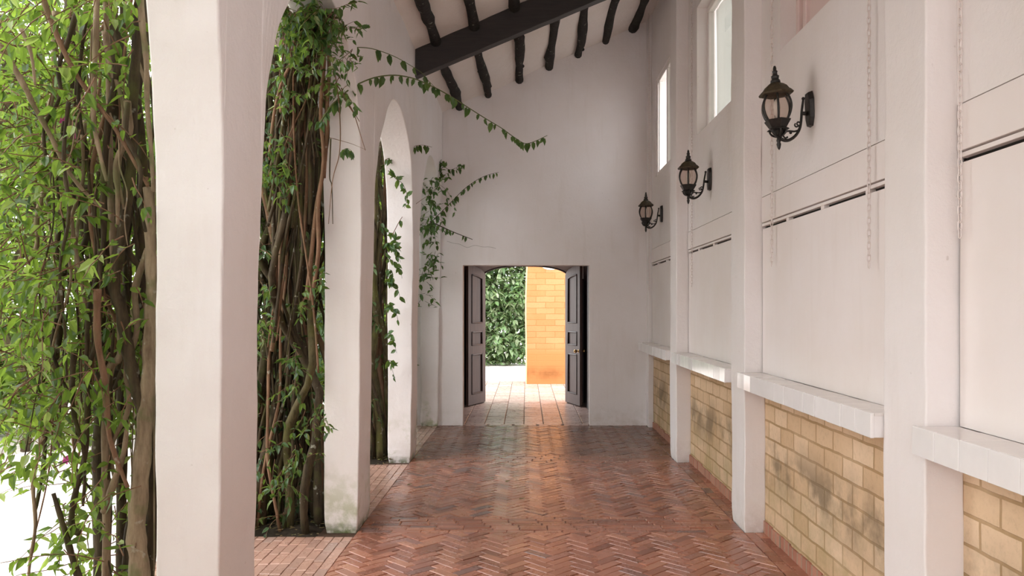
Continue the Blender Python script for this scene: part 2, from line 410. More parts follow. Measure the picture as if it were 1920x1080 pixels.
for i, y in enumerate(PN):
    o = pillar_mesh(XO, x_in, y, y+PD, -.01, ZS, rad=RB, foot=.014).build('pillar', M['pillar'])
    tag(o, plabels[i], 'pillar', 'pillars of the left arcade')
for y in (PN[0]-BAY, PN[0]-2*BAY):       # arcade carries on behind the camera
    pass
o = pillar_mesh(XO, x_in, YB-.06, YB+.03, -.01, ZS, foot=.01).build('pillar', M['pillar'], None, True)
tag(o, 'shallow white half pillar against the end wall, last of the left arcade', 'pillar', 'pillars of the left arcade')
mbh = MB()
for y in (PN[0]-BAY, PN[0]-2*BAY): mbh.box(XO, x_in(0), y, y+PD, -.01, ZS)
struct(mbh.build('wall_left_rear', M['pillar']))

y_back = PN[0]-2*BAY
mbh = MB(); mbh.box(-1.5, 1.95, y_back-.3, y_back-.1, 3.6, 4.9); struct(mbh.build('wall_rear_added', M['wall']), 'plastered wall added over the open rear end behind the camera')  # unseen wall strip, added to limit light from the open rear
# ------------------------------------------------------------------ right wall, dado, pilasters, windows
y_back = PN[0]-2*BAY
XR = 1.95
def w_span(i):                           # window opening in bay i (pilaster i to i+1)
    a = PN[i] if i >= 0 else 0
    return (a+.36+.34, a+BAY-.42) if i < 3 else (a+.36+.34, 10.42)
WZ0, WZ1 = 3.305, 4.56
mb = MB()
yc = [y_back]
for i in range(4):
    a, b = w_span(i); yc += [a, b]
yc.append(YB+.05)
mb.box(XW, XR, y_back, YB+.05, 2.392, WZ0)                 # below the windows
def topbox(y0, y1, z0):
    zt0, zt1 = ceil_z(XW)+.12, ceil_z(XR)+.12
    mb.add([(XW,y0,z0),(XR,y0,z0),(XR,y1,z0),(XW,y1,z0),(XW,y0,zt0),(XR,y0,zt1),(XR,y1,zt1),(XW,y1,zt0)],
           [(3,2,1,0),(4,5,6,7),(0,1,5,4),(1,2,6,5),(2,3,7,6),(3,0,4,7)])
for k in range(0, len(yc)-1):
    if k % 2 == 0: mb.box(XW, XR, yc[k], yc[k+1], WZ0, WZ1)
topbox(y_back, YB+.05, WZ1)
mb.box(XW+.07, XR, y_back, YB+.05, 1.13, 2.392)            # recessed core behind the hatch boards
struct(mb.build('wall_right', M['wall'], None, False), 'white plastered right wall with high windows')
mb = MB(); mb.box(1.702, XR, y_back, YB+.05, -.03, 1.13)
struct(mb.build('wall_right_base', M['dado']), 'ochre block lower wall under the tiled ledges')
mb = MB()
for i in range(4):
    y0 = PN[i]+.36; y1 = PN[i+1] if i < 3 else 10.75
    n = 12
    for k in range(n):
        a = y0+(y1-y0)*k/n; b = y0+(y1-y0)*(k+1)/n
        mb.box(1.690+random.uniform(-.004,.004), 1.72, a, b, -.01, .075+random.uniform(-.012,.012))
struct(mb.build('baseboard_right', M['redbase']), 'course of red bricks along the foot of the ochre wall')

rl = ['white wall pier at the right beside the camera', 'tall white pilaster nearest on the right, between the two near tiled ledges',
      'white pilaster with rough plaster foot, second on the right', 'white pilaster third on the right, between the two farthest lanterns']
for i, y in enumerate(PN):
    zt = ceil_z(XP)+.05
    o = pillar_mesh(XP, lambda z: 1.704 if z < 2.39 else 1.680, y, y+.36, -.01, zt, rad=.007, foot=.010, rows=.05).build('pilaster', M['wall'], None, True)
    tag(o, rl[i], 'pilaster', 'pilasters of the right wall')
o = pillar_mesh(1.632, lambda z: 1.704 if z < 2.39 else 1.680, 10.75, YB+.004, -.01, ceil_z(1.632)+.05, rad=.007, foot=.006).build('pilaster', M['wall'], None, True)
tag(o, 'narrow white pilaster in the far right corner by the end wall', 'pilaster', 'pilasters of the right wall')

# hatch panels with header boards
hl = ['closed white serving hatch at the near right edge, over the nearest ledge', 'closed white serving hatch under the largest lantern',
      'closed white serving hatch under the middle lantern', 'closed white serving hatch under the farthest lantern']
for i in range(4):
    y0 = PN[i]+.36; y1 = PN[i+1] if i < 3 else 10.75
    t = thing('serving_hatch', hl[i], 'hatch', (XW, (y0+y1)/2, 1.14), 'serving hatches along the right wall')
    a, b = y0+.004, y1-.012
    mb = MB(); mb.grid(lambda u, v: Vector((XW+.004, a+(b-a)*u, 1.142+(2.163-1.142)*v))+Vector((noise.noise(Vector((u*3+i*7, v*2, 1)))*.004, 0, 0)), 24, 10, True)
    mb.box(XW+.012, XW+.045, a, b, 1.142, 2.163)
    mb.build('shutter_panel', M['panel'], t)
    mb = MB(); mb.box(XW-.006, XW+.05, a+.006, b, 2.208, 2.386+.0)
    mb.build('header_board', M['panel'], t, False, .003)
    mb = MB(); mb.box(XW-.002, XW+.04, a, b, 2.182, 2.200)
    mb.build('wood_rail', M['panel'], t, False, .002)
    for k in range(3):                   # small hinge blocks in the dark gap
        yy = a+(b-a)*(.22+.27*k)+random.uniform(-.08,.08); mb = MB()
        mb.box(XW+.001, XW+.03, yy, yy+.05, 2.163, 2.184)
        mb.build('hinge_block', M['panel'], t)
    mb = MB(); mb.box(XW+.03, XW+.06, a, b, 2.160, 2.392)
    mb.build('gap_shade', M['gapshade'], t)  # dark strip put behind the boards as painted gap shade

# tiled ledges
ll = ['white tiled ledge cut by the right edge of the photo', 'white tiled ledge below the largest lantern', 'white tiled ledge below the middle lantern',
      'short white tiled ledge in the far right corner']
for i in range(4):
    y0 = PN[i]+.36+.004; y1 = PN[i+1]-.002 if i < 3 else 10.74
    t = thing('tiled_ledge', ll[i], 'ledge', (1.60, (y0+y1)/2, 1.035), 'tiled ledges along the right wall')
    mb = MB(); mb.box(1.506, 1.706, y0+.004, y1, 1.035, 1.136)
    mb.build('slab', M['tile_w'], t, False, .004)
    n = max(2, round((y1-y0)/.175)); mb = MB()
    for k in range(n):
        a = y0+(y1-y0)*k/n+.0012; b = y0+(y1-y0)*(k+1)/n-.0012
        d0, d1 = random.uniform(-.003,.003), random.uniform(-.003,.003)
        mb.prism(None or [0]*4, [Vector((1.498+d0, a, 1.034)), Vector((1.512, a, 1.034)), Vector((1.512, a, 1.143)), Vector((1.498+d0+.001, a, 1.143))],
                 [Vector((1.498+d1, b, 1.034)), Vector((1.512, b, 1.034)), Vector((1.512, b, 1.143)), Vector((1.498+d1+.001, b, 1.143))])
    mb.build('front_tiles', M['tile_w'], t, False, .0022)
    mb = MB()
    for k in range(n):
        a = y0+(y1-y0)*k/n+.001; b = y0+(y1-y0)*(k+1)/n-.001
        z0 = random.uniform(-.0015,.0015)
        mb.box(1.5125, 1.676, a, b, 1.13, 1.1415+z0)
    mb.build('top_tiles', M['tile_t'], t, False, .0015)

# windows
def window(i, name, board=False):
    a, b = w_span(i); x0 = XW+(.10 if i != 3 else .015)
    t = thing(name, ['', 'high window boarded over in pink above the largest lantern', 'high curtained window above the middle lantern',
                     'high window with clear white panes above the farthest lantern'][i], 'window', (x0, (a+b)/2, WZ0))
    del t['category']; t['kind'] = 'structure'
    mb = MB(); fw = .055
    mb.box(x0, x0+.06, a, b, WZ0, WZ0+fw); mb.box(x0, x0+.06, a, b, WZ1-fw, WZ1)
    for y in ((a, b-fw, a+.30) if i == 2 else (a, b-fw, b-.19, (a+b)/2-.06, a+.30)): mb.box(x0+.002, x0+.058, y, y+fw, WZ0+fw, WZ1-fw)
    mb.build('window_frame', M['winframe'] if not board else M['pinkboard'], t, False, .006)
    mb = MB(); mb.box(x0+.028, x0+.032, a+fw, b-fw, WZ0+fw, WZ1-fw)
    mb.build('pane', M['glass'] if not board else M['pinkboard'], t)
    if i == 2 or i == 3:
        mb = MB(); ya, yb = (a+.02, b-.02) if i == 2 else (a+.02, 9.66)
        mb.grid(lambda u, v: Vector((x0+.085+.005*math.sin(u*34)+.006*math.sin(u*13+v*3), ya+(yb-ya)*u, WZ0+.02+(WZ1-WZ0-.05)*v)), 90, 6)
        mb.build('curtain', M['curtain'], t, True)
window(1, 'window_1', True); window(2, 'window_2'); window(3, 'window_3')

# ------------------------------------------------------------------ end wall, ceiling, beam, poles
OX0, OX1, OZ = -.877, .860, 2.19
mb = MB()
def zc(x): return ceil_z(x)+.10
def wallbox(x0, x1, z0, y0=YB, y1=YB+.22):
    mb.add([(x0,y0,z0),(x1,y0,z0),(x1,y1,z0),(x0,y1,z0),(x0,y0,zc(x0)),(x1,y0,zc(x1)),(x1,y1,zc(x1)),(x0,y1,zc(x0))],
           [(3,2,1,0),(4,5,6,7),(0,1,5,4),(1,2,6,5),(2,3,7,6),(3,0,4,7)])
wallbox(-1.5, OX0, -.02); wallbox(OX1, 1.80, -.02); wallbox(OX0, OX1, OZ)
struct(mb.build('wall_back', M['backwall']), 'tall plastered end wall around the doorway')
# fine crack in the end wall plaster
mb = MB()
cp = [at(px, py, YB-.0005) for px, py in ((838,452),(850,456),(862,458),(876,464),(890,460),(905,463),(918,463),(930,466))]
mb.tube(smoothpath(cp, 3), .0018, 4); struct(mb.build('trim_1', M['mortar']), 'hairline crack in the plaster left above the doorway')

mb = MB()
cx0, cx1, cy0, cy1 = -2.12, 2.25, y_back-.1, YB+.3  # left eave extended out of view to keep high sky off the pillars
def cfn(u, v):
    x = cx0+(cx1-cx0)*u; y = cy0+(cy1-cy0)*v
    return Vector((x, y, ceil_z(x)+.018*noise.noise(Vector((x*1.5, y*1.1, 0)))+.006*noise.noise(Vector((x*6, y*5, 3)))))
mb.grid(cfn, 60, 200, True)
mb.add([(cx0,cy0,ceil_z(cx0)+.16),(cx1,cy0,ceil_z(cx1)+.16),(cx1,cy1,ceil_z(cx1)+.16),(cx0,cy1,ceil_z(cx0)+.16)], [(0,1,2,3)])
for xx in (cx0, cx1):
    mb.add([(xx,cy0,ceil_z(xx)-.03),(xx,cy1,ceil_z(xx)-.03),(xx,cy1,ceil_z(xx)+.16),(xx,cy0,ceil_z(xx)+.16)], [(0,1,2,3)])
struct(mb.build('ceiling', M['ceil'], None, True), 'sloping whitewashed ceiling')

jx = [-.58,-.336,-.068,.20,.432,.668,.905]
ordn = ['leftmost', 'second from the left', 'third from the left', 'middle one', 'third from the right', 'second from the right', 'rightmost']
for k, xh in enumerate(jx):
    x = xh*1.6; mb = MB(); r = random.Random(40+k); pts = []; rad = []
    n = 60; ph = r.uniform(0, 6)
    for i in range(n+1):
        y = 1.2+(YB+.06-1.2)*i/n
        dx = .020*math.sin(y*1.0+ph)+.012*math.sin(y*2.7+ph*2); dz = .012*math.sin(y*2.1+ph*3)
        pts.append((x+dx*(1 if i < n-2 else .5), y, ceil_z(x)-.025+dz)); rad.append(.055+.007*math.sin(y*4.3+ph)+r.uniform(-.004,.004)+(.012 if r.random() < .07 else 0))
    mb.tube(pts, rad, 10)
    for q in range(5):
        i = r.randrange(n); a = r.uniform(PI, 2*PI)
        mb.ball(Vector(pts[i])+Vector((math.cos(a)*.045, 0, math.sin(a)*.045)), r.uniform(.014,.024), 6)
    o = mb.build('roof_pole', M['pole'], None, True)
    tag(o, 'rough black roof pole under the ceiling, %s of the seven' % ordn[k], 'roof pole', 'black roof poles')
# dark beam following the slope
yb0, yb1 = 8.27, 8.40
mb = MB(); n = 40
def bz(x): return 1.6+1.6*(1.512)+.42*(x+1.104)
ring0 = []; 
xa, xb = -1.20, 1.70
def ringat(i):
    x = xa+(xb-xa)*i/n; w = .004*noise.noise(Vector((x*7, 0, 0))); zb = bz(x)+.005*noise.noise(Vector((x*5, 4, 0)))
    return [Vector((x, yb0+w, zb)), Vector((x, yb1+w, zb)), Vector((x, yb1+w, zb+.30)), Vector((x, yb0+w, zb+.30))]
vs = [p for i in range(n+1) for p in ringat(i)]
fs = [(i*4+k, i*4+(k+1)%4, i*4+4+(k+1)%4, i*4+4+k) for i in range(n) for k in range(4)]+[(3,2,1,0), tuple(n*4+k for k in range(4))]
mb.add(vs, fs)
o = mb.build('roof_beam', M['beam'], None, False, .006)
tag(o, 'heavy black squared roof beam crossing under the ceiling poles', 'beam')

# ------------------------------------------------------------------ floor
def clip(poly, x0, x1, y0, y1):
    for ax, lim, sg in ((0,x0,1),(0,x1,-1),(1,y0,1),(1,y1,-1)):
        out = []
        for i in range(len(poly)):
            p, q = poly[i], poly[(i+1) % len(poly)]
            dp, dq = sg*(p[ax]-lim), sg*(q[ax]-lim)
            if dp >= 0: out.append(p)
            if dp*dq < 0:
                t = dp/(dp-dq); out.append((p[0]+(q[0]-p[0])*t, p[1]+(q[1]-p[1])*t))
        poly = out
        if len(poly) < 3: return []
    return poly
def parea(p): return abs(sum(p[i][0]*p[(i+1) % len(p)][1]-p[(i+1) % len(p)][0]*p[i][1] for i in range(len(p))))/2
fl = MB(); rf = random.Random(5)
def paver(poly, z=0, amp=.0022, ins=.004):
    a = parea(poly)
    if a < .0006: return
    cx = sum(p[0] for p in poly)/len(poly); cy = sum(p[1] for p in poly)/len(poly)
    sc = max(.4, 1-ins/max(.01, math.sqrt(a)*.5)); h = z+rf.uniform(-amp, amp); tx, ty = rf.uniform(-.016,.016), rf.uniform(-.016,.016)
    if parea(poly) > 0 and sum(poly[i][0]*poly[(i+1) % len(poly)][1]-poly[(i+1) % len(poly)][0]*poly[i][1] for i in range(len(poly))) < 0: poly = poly[::-1]
    n = len(poly)
    zz = lambda x, y: h+tx*(x-cx)+ty*(y-cy)
    top = []
    for x, y in poly:
        X, Y = cx+(x-cx)*sc, cy+(y-cy)*sc; top.append((X, Y, zz(X, Y)))
    mid = [(x, y, zz(x, y)-.004) for x, y in poly]; bot = [(x, y, z-.02) for x, y in poly]
    fl.add(top+mid+bot, [tuple(range(n))]+[(n+i, n+(i+1)%n, (i+1)%n, i) for i in range(n)]+[(2*n+i, 2*n+(i+1)%n, n+(i+1)%n, n+i) for i in range(n)])
W = .068; GAP = .0015
def rect(u0, v0, u1, v1): return [(u0+GAP, v0+GAP), (u1-GAP, v0+GAP), (u1-GAP, v1-GAP), (u0+GAP, v1-GAP)]
def herring(x0, x1, y0, y1):
    c, s = math.cos(PI/4), math.sin(PI/4); ox, oy = (x0+x1)/2, y0
    R = int((x1-x0+y1-y0)/W)+8
    for i in range(-R, R):
        for j in range(-R, R):
            t = (i-j) % 6
            if t == 0: q = rect(i*W, j*W, (i+3)*W, (j+1)*W)
            elif t == 5: q = rect(i*W, j*W, (i+1)*W, (j+3)*W)
            else: continue
            p = [(ox+c*u-s*v, oy+s*u+c*v) for u, v in q]
            if max(a for a, b in p) < x0 or min(a for a, b in p) > x1 or max(b for a, b in p) < y0 or min(b for a, b in p) > y1: continue
            p = clip(p, x0+.002, x1-.002, y0+.002, y1-.002)
            if p: paver(p)
def rows_x(x0, x1, y0, y1):              # courses running across the passage
    n = round((y1-y0)/.0625); w = (y1-y0)/n
    for k in range(n):
        x = x0-rf.uniform(0, .2)
        while x < x1:
            ln = .205+rf.uniform(-.012,.012)
            p = clip(rect(x, y0+k*w, x+ln, y0+(k+1)*w), x0, x1, y0, y1)
            if p: paver(p)
            x += ln
def cols_y(x0, x1, y0, y1):              # courses running along the passage
    n = max(1, round((x1-x0)/.066)); w = (x1-x0)/n
    for k in range(n):
        y = y0-rf.uniform(0, .2)
        while y < y1:
            ln = .205+rf.uniform(-.012,.012)
            p = clip(rect(x0+k*w, y, x0+(k+1)*w, y+ln), x0, x1, y0, y1)
            if p: paver(p)
            y += ln
XL, XRF = -1.215, 1.552
y = 2.0
for i in range(1, 4):
    y0 = PN[i]+.42; y1 = PN[i+1] if i < 3 else YB
    rows_x(XL, XRF, PN[i], PN[i]+.42)
    herring(XL, XRF, y0, y1)
    cols_y(XRF, 1.70, PN[i]+.36, y1); fl.mi = 2; cols_y(-2.35, XL, PN[i]+PD, (y1-.11 if i < 3 else y1)); fl.mi = 0
herring(XL, XRF, PN[0]+.42, PN[1]); cols_y(XRF, 1.70, PN[0]+.36, PN[1]); fl.mi = 2; cols_y(-2.35, XL, PN[0]+PD, PN[1]); fl.mi = 0
rows_x(XL, XRF, PN[0], PN[0]+.42)
fl.mi = 1
fl.add([(-2.36,PN[0]+.1,-.011),(-1.5,PN[0]+.1,-.011),(-1.5,YB,-.011),(-2.36,YB,-.011)], [(0,1,2,3)])
fl.add([(-1.5,PN[0],-.011),(1.75,PN[0],-.011),(1.75,YB,-.011),(-1.5,YB,-.011)], [(0,1,2,3)])
fl.box(-1.5, 1.75, y_back, PN[0], -.05, -.002)
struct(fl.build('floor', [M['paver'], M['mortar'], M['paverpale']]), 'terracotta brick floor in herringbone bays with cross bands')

# doorway and terrace tiles
M['doortile'] = None
def m_tile():
    m, nt, out = new_mat('pale_terracotta_tile'); p = pos(nt)
    g = nt.nodes.new('ShaderNodeNewGeometry')
    c = ramp(nt, g.outputs['Random Per Island'], [(0,(.40,.27,.23)),(.5,(.49,.35,.31)),(1,(.55,.42,.37))]).outputs[0]
    f = noisef(nt, p, 12, 5, .6)
    c = mix(nt, maprange(nt, f, .45, .75), c, (.46,.34,.29))
    bsdf(nt, out, c, maprange(nt, f, .3, .7, .22, .4), .55); return m
M['doortile'] = m_tile()
fl = MB(); tw = .272; tl = .205
y = YB+.115; r = 0
while y < 17.6:
    half = 12
    for k in range(-half, half):
        x0 = -.872+.012+k*tw+.0
        if y < 13.9 and (x0 < -1.1 or x0+tw > 1.15): 
            if x0+tw < -1.02 or x0 > .98: continue
        if x0 < -2.8 or x0 > 2.6: continue
        g = .004
        paver([(x0+g, y+.0015), (x0+tw-g, y+.0015), (x0+tw-g, y+tl-.0015), (x0+g, y+tl-.0015)], .0, .001)
    y += tl
edge = -.877
xs = [edge]+[at(px, 795, YB+.06).x-.0 for px in (915,962,1008,1055)]+[OX1]
for k in range(len(xs)-1):
    paver([(xs[k]+(.0 if k == 0 else .018), YB+.003), (xs[k+1]-.018, YB+.003), (xs[k+1]-.018, YB+.111), (xs[k]+(.0 if k == 0 else .018), YB+.111)], .0, .0006)
fl.mi = 1; fl.add([(-2.8,YB,-.009),(2.6,YB,-.009),(2.6,17.6,-.009),(-2.8,17.6,-.009)], [(0,1,2,3)])
struct(fl.build('floor_doorway', [M['doortile'], M['mortar']]), 'pale terracotta tiles in the doorway running outdoors')
mb = MB()
mb.grid(lambda u, v: Vector((-45+75*u, -15+70*v, -.03)), 4, 4)
struct(mb.build('ground', M['slab']), 'bright paved yard outside')

# ------------------------------------------------------------------ door recess, leaves
YF = 13.62
mb = MB()
mb.box(-1.10, -1.016, YB+.20, YF+.1, -.02, 2.6); mb.box(.965, 1.05, YB+.20, YF+.1, -.02, 2.6)
mb.mi = 0
struct(mb.build('wall_recess', M['darkwood']), 'dark wood lining of the door recess')
mb = MB(); mb.box(-1.10, 1.05, YB+.20, YF+.1, 2.55, 2.62)
struct(mb.build('ceiling_recess', M['backwall']))
# arched frame wall
ax0, ax1 = -.742, .690
def arch_top(u):                          # flat arch with rounded shoulders, u 0..1 across the opening
    t = abs(2*u-1); return 2.165+.155*(1-t**2.6)**.62
mb = MB(); n = 28
for k in range(n):
    u0, u1 = k/n, (k+1)/n; xA, xB = ax0+(ax1-ax0)*u0, ax0+(ax1-ax0)*u1
    mb.prism([0]*4, [Vector((xA,YF,arch_top(u0))), Vector((xB,YF,arch_top(u1))), Vector((xB,YF,2.6)), Vector((xA,YF,2.6))],
                    [Vector((xA,YF+.16,arch_top(u0))), Vector((xB,YF+.16,arch_top(u1))), Vector((xB,YF+.16,2.6)), Vector((xA,YF+.16,2.6))])
mb.box(-1.05, ax0, YF, YF+.16, 2.1, 2.6); mb.box(ax1, 1.0, YF, YF+.16, 2.1, 2.6)
mb.mi = 1
mb.box(-1.03, ax0, YF, YF+.16, -.02, 2.1); mb.box(ax1, .98, YF, YF+.16, -.02, 2.1)
struct(mb.build('wall_door', [M['backwall'], M['darkwood']]), 'arched door frame wall at the back of the recess')
mb = MB(); pts = [Vector((ax0, YF-.012, 0))]+[Vector((ax0+(ax1-ax0)*k/40, YF-.012, arch_top(k/40))) for k in range(41)]+[Vector((ax1, YF-.012, 0))]
mb.tube(pts, .014, 6); struct(mb.build('trim_2', M['darkwood']), 'dark arched moulding around the door opening')

def door_leaf(name, hinge, ang, flip, label):
    t = thing(name, label, 'door', (hinge[0], hinge[1], .018)); del t['category']; t['kind'] = 'structure'
    Wd, T = .66, .045; Zt = 2.165-.03; R = .15
    def top(u): return Zt+.147*(1-(1-u)**2.6)**.62 if u < 1 else Zt+.147
    S = 1 if not flip else -1
    # local: x along the leaf from hinge, y thickness
    def P(u, y, z): return Vector((u, y, z))
    mb = MB(); n = 16
    def strip(u0, u1, zb, zt, y0, y1, m=10):
        for k in range(m):
            a, b = u0+(u1-u0)*k/m, u0+(u1-u0)*(k+1)/m
            f = lambda q, w: w(q) if callable(w) else w
            mb.prism([0]*4, [P(a,y0,f(a,zb)),P(b,y0,f(b,zb)),P(b,y0,f(b,zt)),P(a,y0,f(a,zt))], [P(a,y1,f(a,zb)),P(b,y1,f(b,zb)),P(b,y1,f(b,zt)),P(a,y1,f(a,zt))])
    tp = lambda u: top(u/Wd); st = .115
    ptop = lambda u: tp(u)-.135
    rails = [(0, .165), (.83, .965), (1.20, 1.33)]
    strip(0, st, 0, tp, 0, T); strip(Wd-st, Wd, 0, tp, 0, T)
    for a, b in rails: strip(st, Wd-st, a, b, 0, T, 1)
    strip(st, Wd-st, ptop, tp, 0, T)
    pan = [(.165,.83),(.965,1.20),(1.33,ptop)]
    for a, b in pan: strip(st, Wd-st, a, b, .016, T-.016, 10)
    slab = mb
    mo = MB()
    for a, b in pan:
        fb = (lambda u: b(u)) if callable(b) else (lambda u, b=b: b)
        for y in (.002, T-.002):
            pts = [P(st+.012, y, a+.012)]+[P(st+.012+(Wd-2*st-.024)*k/10, y, fb(st+.012+(Wd-2*st-.024)*k/10)-.012) for k in range(11)]+[P(Wd-st-.012, y, a+.012), P(st+.012, y, a+.012)]
            mo.tube(pts, .013, 5)
    def place(mb):
        c, s = math.cos(ang), math.sin(ang)
        for v in mb.v:
            x, y = v.x, v.y*S; v.x, v.y = c*x-s*y+hinge[0], s*x+c*y+hinge[1]; v.z += .018
    place(slab); place(mo)
    if flip:
        slab.f = [f[::-1] for f in slab.f]; mo.f = [f[::-1] for f in mo.f]
    slab.build('door_panel', M['door'], t); mo.build('panel_moulding', M['darkwood'], t, True)
    if flip:
        kb = MB()
        for sd in (1, -1):
            y = T/2+sd*(T/2)
            kb.tube([P(Wd-.055, y, .885), P(Wd-.055, y+sd*.04, .885)], .010, 8)
            kb.tube([P(Wd-.055, y, .885), P(Wd-.055, y+sd*.006, .885)], .026, 12)
            kb.ball(P(Wd-.055, y+sd*.055, .885), .028)
        place(kb); kb.build('door_knob', M['brass'], t, True)
    return t
door_leaf('door_1', (-.745, YF-.03), math.atan2(-.612, -.245), False, 'left open leaf of the brown panelled double door')
door_leaf('door_2', (.692, YF-.03), math.atan2(-.625, .205), True, 'right open leaf of the brown panelled double door with brass knob')

# ------------------------------------------------------------------ beyond the door
t = thing('brick_pier', 'orange brick pier standing outside the open door', 'pier', (.9, 17.1, 0))
mb = MB(); n = 24
for k in range(n):
    z0, z1 = 4.2*k/n, 4.2*(k+1)/n; fx = lambda z: -.005+.03*max(0, z-1.8)**2*.9+.006*math.sin(z*3)
    mb.add([(fx(z0),16.9,z0-.02),(2.6,16.9,z0-.02),(2.6,16.9,z1-.02),(fx(z1),16.9,z1-.02)], [(0,1,2,3)])
mb.add([(2.6,16.9,-.02),(2.6,17.35,-.02),(2.6,17.35,4.18),(2.6,16.9,4.18)], [(0,1,2,3)])
mb.build('brick_face', M['pier'], t)
mb = MB()
for k in range(n):
    z0, z1 = 4.2*k/n, 4.2*(k+1)/n
    mb.add([(fx(z0)-.03,17.35,z0-.02),(fx(z0),16.9,z0-.02),(fx(z1),16.9,z1-.02),(fx(z1)-.03,17.35,z1-.02)], [(0,1,2,3)])
mb.add([(-.03,17.35,-.02),(2.6,17.35,-.02),(2.6,17.35,4.18),(.1,17.35,4.18)], [(3,2,1,0)])
mb.build('plastered_side', M['pierside'], t)
mb = MB(); mb.lathe((0,0,0), [(.20,-.005),(.20,.005)], 20)
for v in mb.v: v.x, v.y, v.z = v.x*1.0+.50, 16.895+v.z, v.y*.55+2.52
mb.build('plaster_patch', M['backwall'], t)

# ------------------------------------------------------------------ lanterns and chains
def lantern():
    t = thing('wall_lantern', '', 'lantern', (0,0,0), 'black iron wall lanterns')
    A = Vector((-.205, 0, 0)); r6 = PI/6
    mb = MB(); prof = [(.034,-.105),(.052,-.085),(.058,-.03),(.050,.06),(.034,.095)]
    ring0 = [Vector((0, y, z)) for y, z in ((-.030,-.104),(.030,-.104),(.050,-.055),(.050,.055),(.030,.104),(-.030,.104),(-.050,.055),(-.050,-.055))]
    ring1 = [Vector((-.028, p.y*.8, p.z*.92)) for p in ring0]
    mb.prism([0]*8, ring0, ring1); mb.build('backplate', M['iron'], t, False, .004)
    mb = MB()
    arm = smoothpath([(-.195,0,-.160),(-.170,0,-.174),(-.140,0,-.172),(-.105,0,-.150),(-.078,0,-.110),(-.066,0,-.060),(-.060,0,-.010),(-.052,0,.035),(-.047,0,.060)], 4)
    mb.tube(arm, [.0105-.004*i/len(arm) for i in range(len(arm))], 8); mb.ball((-.047,0,.066), .010)
    mb.tube([(-.060,0,-.020),(-.026,0,-.024)], .012, 8)
    sc = smoothpath([(-.080,0,-.118),(-.110,0,-.124),(-.145,0,-.120),(-.168,0,-.128),(-.176,0,-.146),(-.164,0,-.160),(-.150,0,-.154)], 4)
    mb.tube(sc, .0055, 6); mb.ball((-.132,0,-.130), .009)
    sc = smoothpath([(-.068,0,-.075),(-.086,0,-.070),(-.092,0,-.082),(-.084,0,-.092),(-.098,0,-.098),(-.106,0,-.086),(-.100,0,-.078)], 4)
    mb.tube(sc, .005, 6)
    mb.build('scroll_arm', M['iron'], t, True)
    mb = MB(); mb.lathe(A, [(.002,-.228),(.008,-.218),(.014,-.195),(.009,-.182),(.013,-.178),(.013,-.168),(.009,-.162),(.014,-.150)], 10)
    mb.build('bottom_finial', M['iron'], t, True)
    # lower collar: hexagonal cup, open skirt and ball bowl
    mb = MB(); mb.lathe(A, [(.050,-.100),(.078,-.056),(.074,-.052),(.048,-.094)], 6, r6)
    mb.lathe(A, [(.040,-.104),(.066,-.112),(.062,-.106),(.038,-.094)], 6, r6)
    for k in range(6):
        a = r6+2*PI*k/6; d = Vector((math.cos(a), math.sin(a), 0))
        mb.tube(smoothpath([A+d*.050+Vector((0,0,-.104)), A+d*.046+Vector((0,0,-.125)), A+d*.030+Vector((0,0,-.142)), A+d*.010+Vector((0,0,-.150))], 3), .006, 5)
    mb.lathe(A, [(.010,-.150),(.022,-.140),(.030,-.118),(.030,-.098)], 10)
    mb.build('lower_collar', M['iron'], t)
    mb = MB(); gp = [(.058,-.056),(.074,-.030),(.084,.0),(.087,.022),(.084,.048),(.074,.075),(.062,.094)]
    gs = [(p.x, p.y) for p in smoothpath([Vector((a, b, 0)) for a, b in gp], 3)]
    mb.lathe(A, gs, 28, 0, False); mb.build('glass_globe', M['globe'], t, True)
    for k in range(6):
        a = .314+2*PI*k/6; d = Vector((math.cos(a), math.sin(a), 0)); mb = MB()
        mb.tube([A+d*(r+.0025)+Vector((0,0,z)) for r, z in gs], .0066, 6); mb.build('rib', M['iron'], t, True)
    mb = MB(); mb.lathe(A, [(.012,-.056),(.012,-.025),(.017,-.02),(.018,.012),(.022,.020),(.020,.045),(.010,.066),(.001,.072)], 12); mb.build('bulb', M['bulb'], t, True)
    mb = MB(); mb.lathe(A, [(.064,.092),(.098,.094),(.104,.104),(.086,.122),(.080,.124),(.066,.144),(.046,.158),(.026,.166),(.018,.168)], 6, r6)
    mb.build('roof_cap', M['cap'], t, False, .003)
    mb = MB(); mb.lathe(A, [(.030,.164),(.028,.180),(.020,.188),(.022,.200),(.024,.206),(.014,.214),(.013,.228),(.017,.234),(.010,.240),(.010,.254),(.006,.266),(.001,.268)], 12)
    mb.build('top_finial', M['iron'], t, True)
    return t
lt = lantern()
ly = [4.71, 7.30, 9.90]; lab = ['largest of the three black wall lanterns, nearest the camera', 'middle black wall lantern of the three on the right wall', 'smallest black wall lantern, farthest along the right wall']
zz = [1.6+1.6*.732, 1.6+1.6*.736, 1.6+1.6*.730]
for i in range(3):
    o = lt if i == 0 else clone(lt, (0,0,0))
    o.location = (XW, ly[i], zz[i]); o['label'] = lab[i]
lt.rotation_euler = (0, math.radians(-3.2), 0)

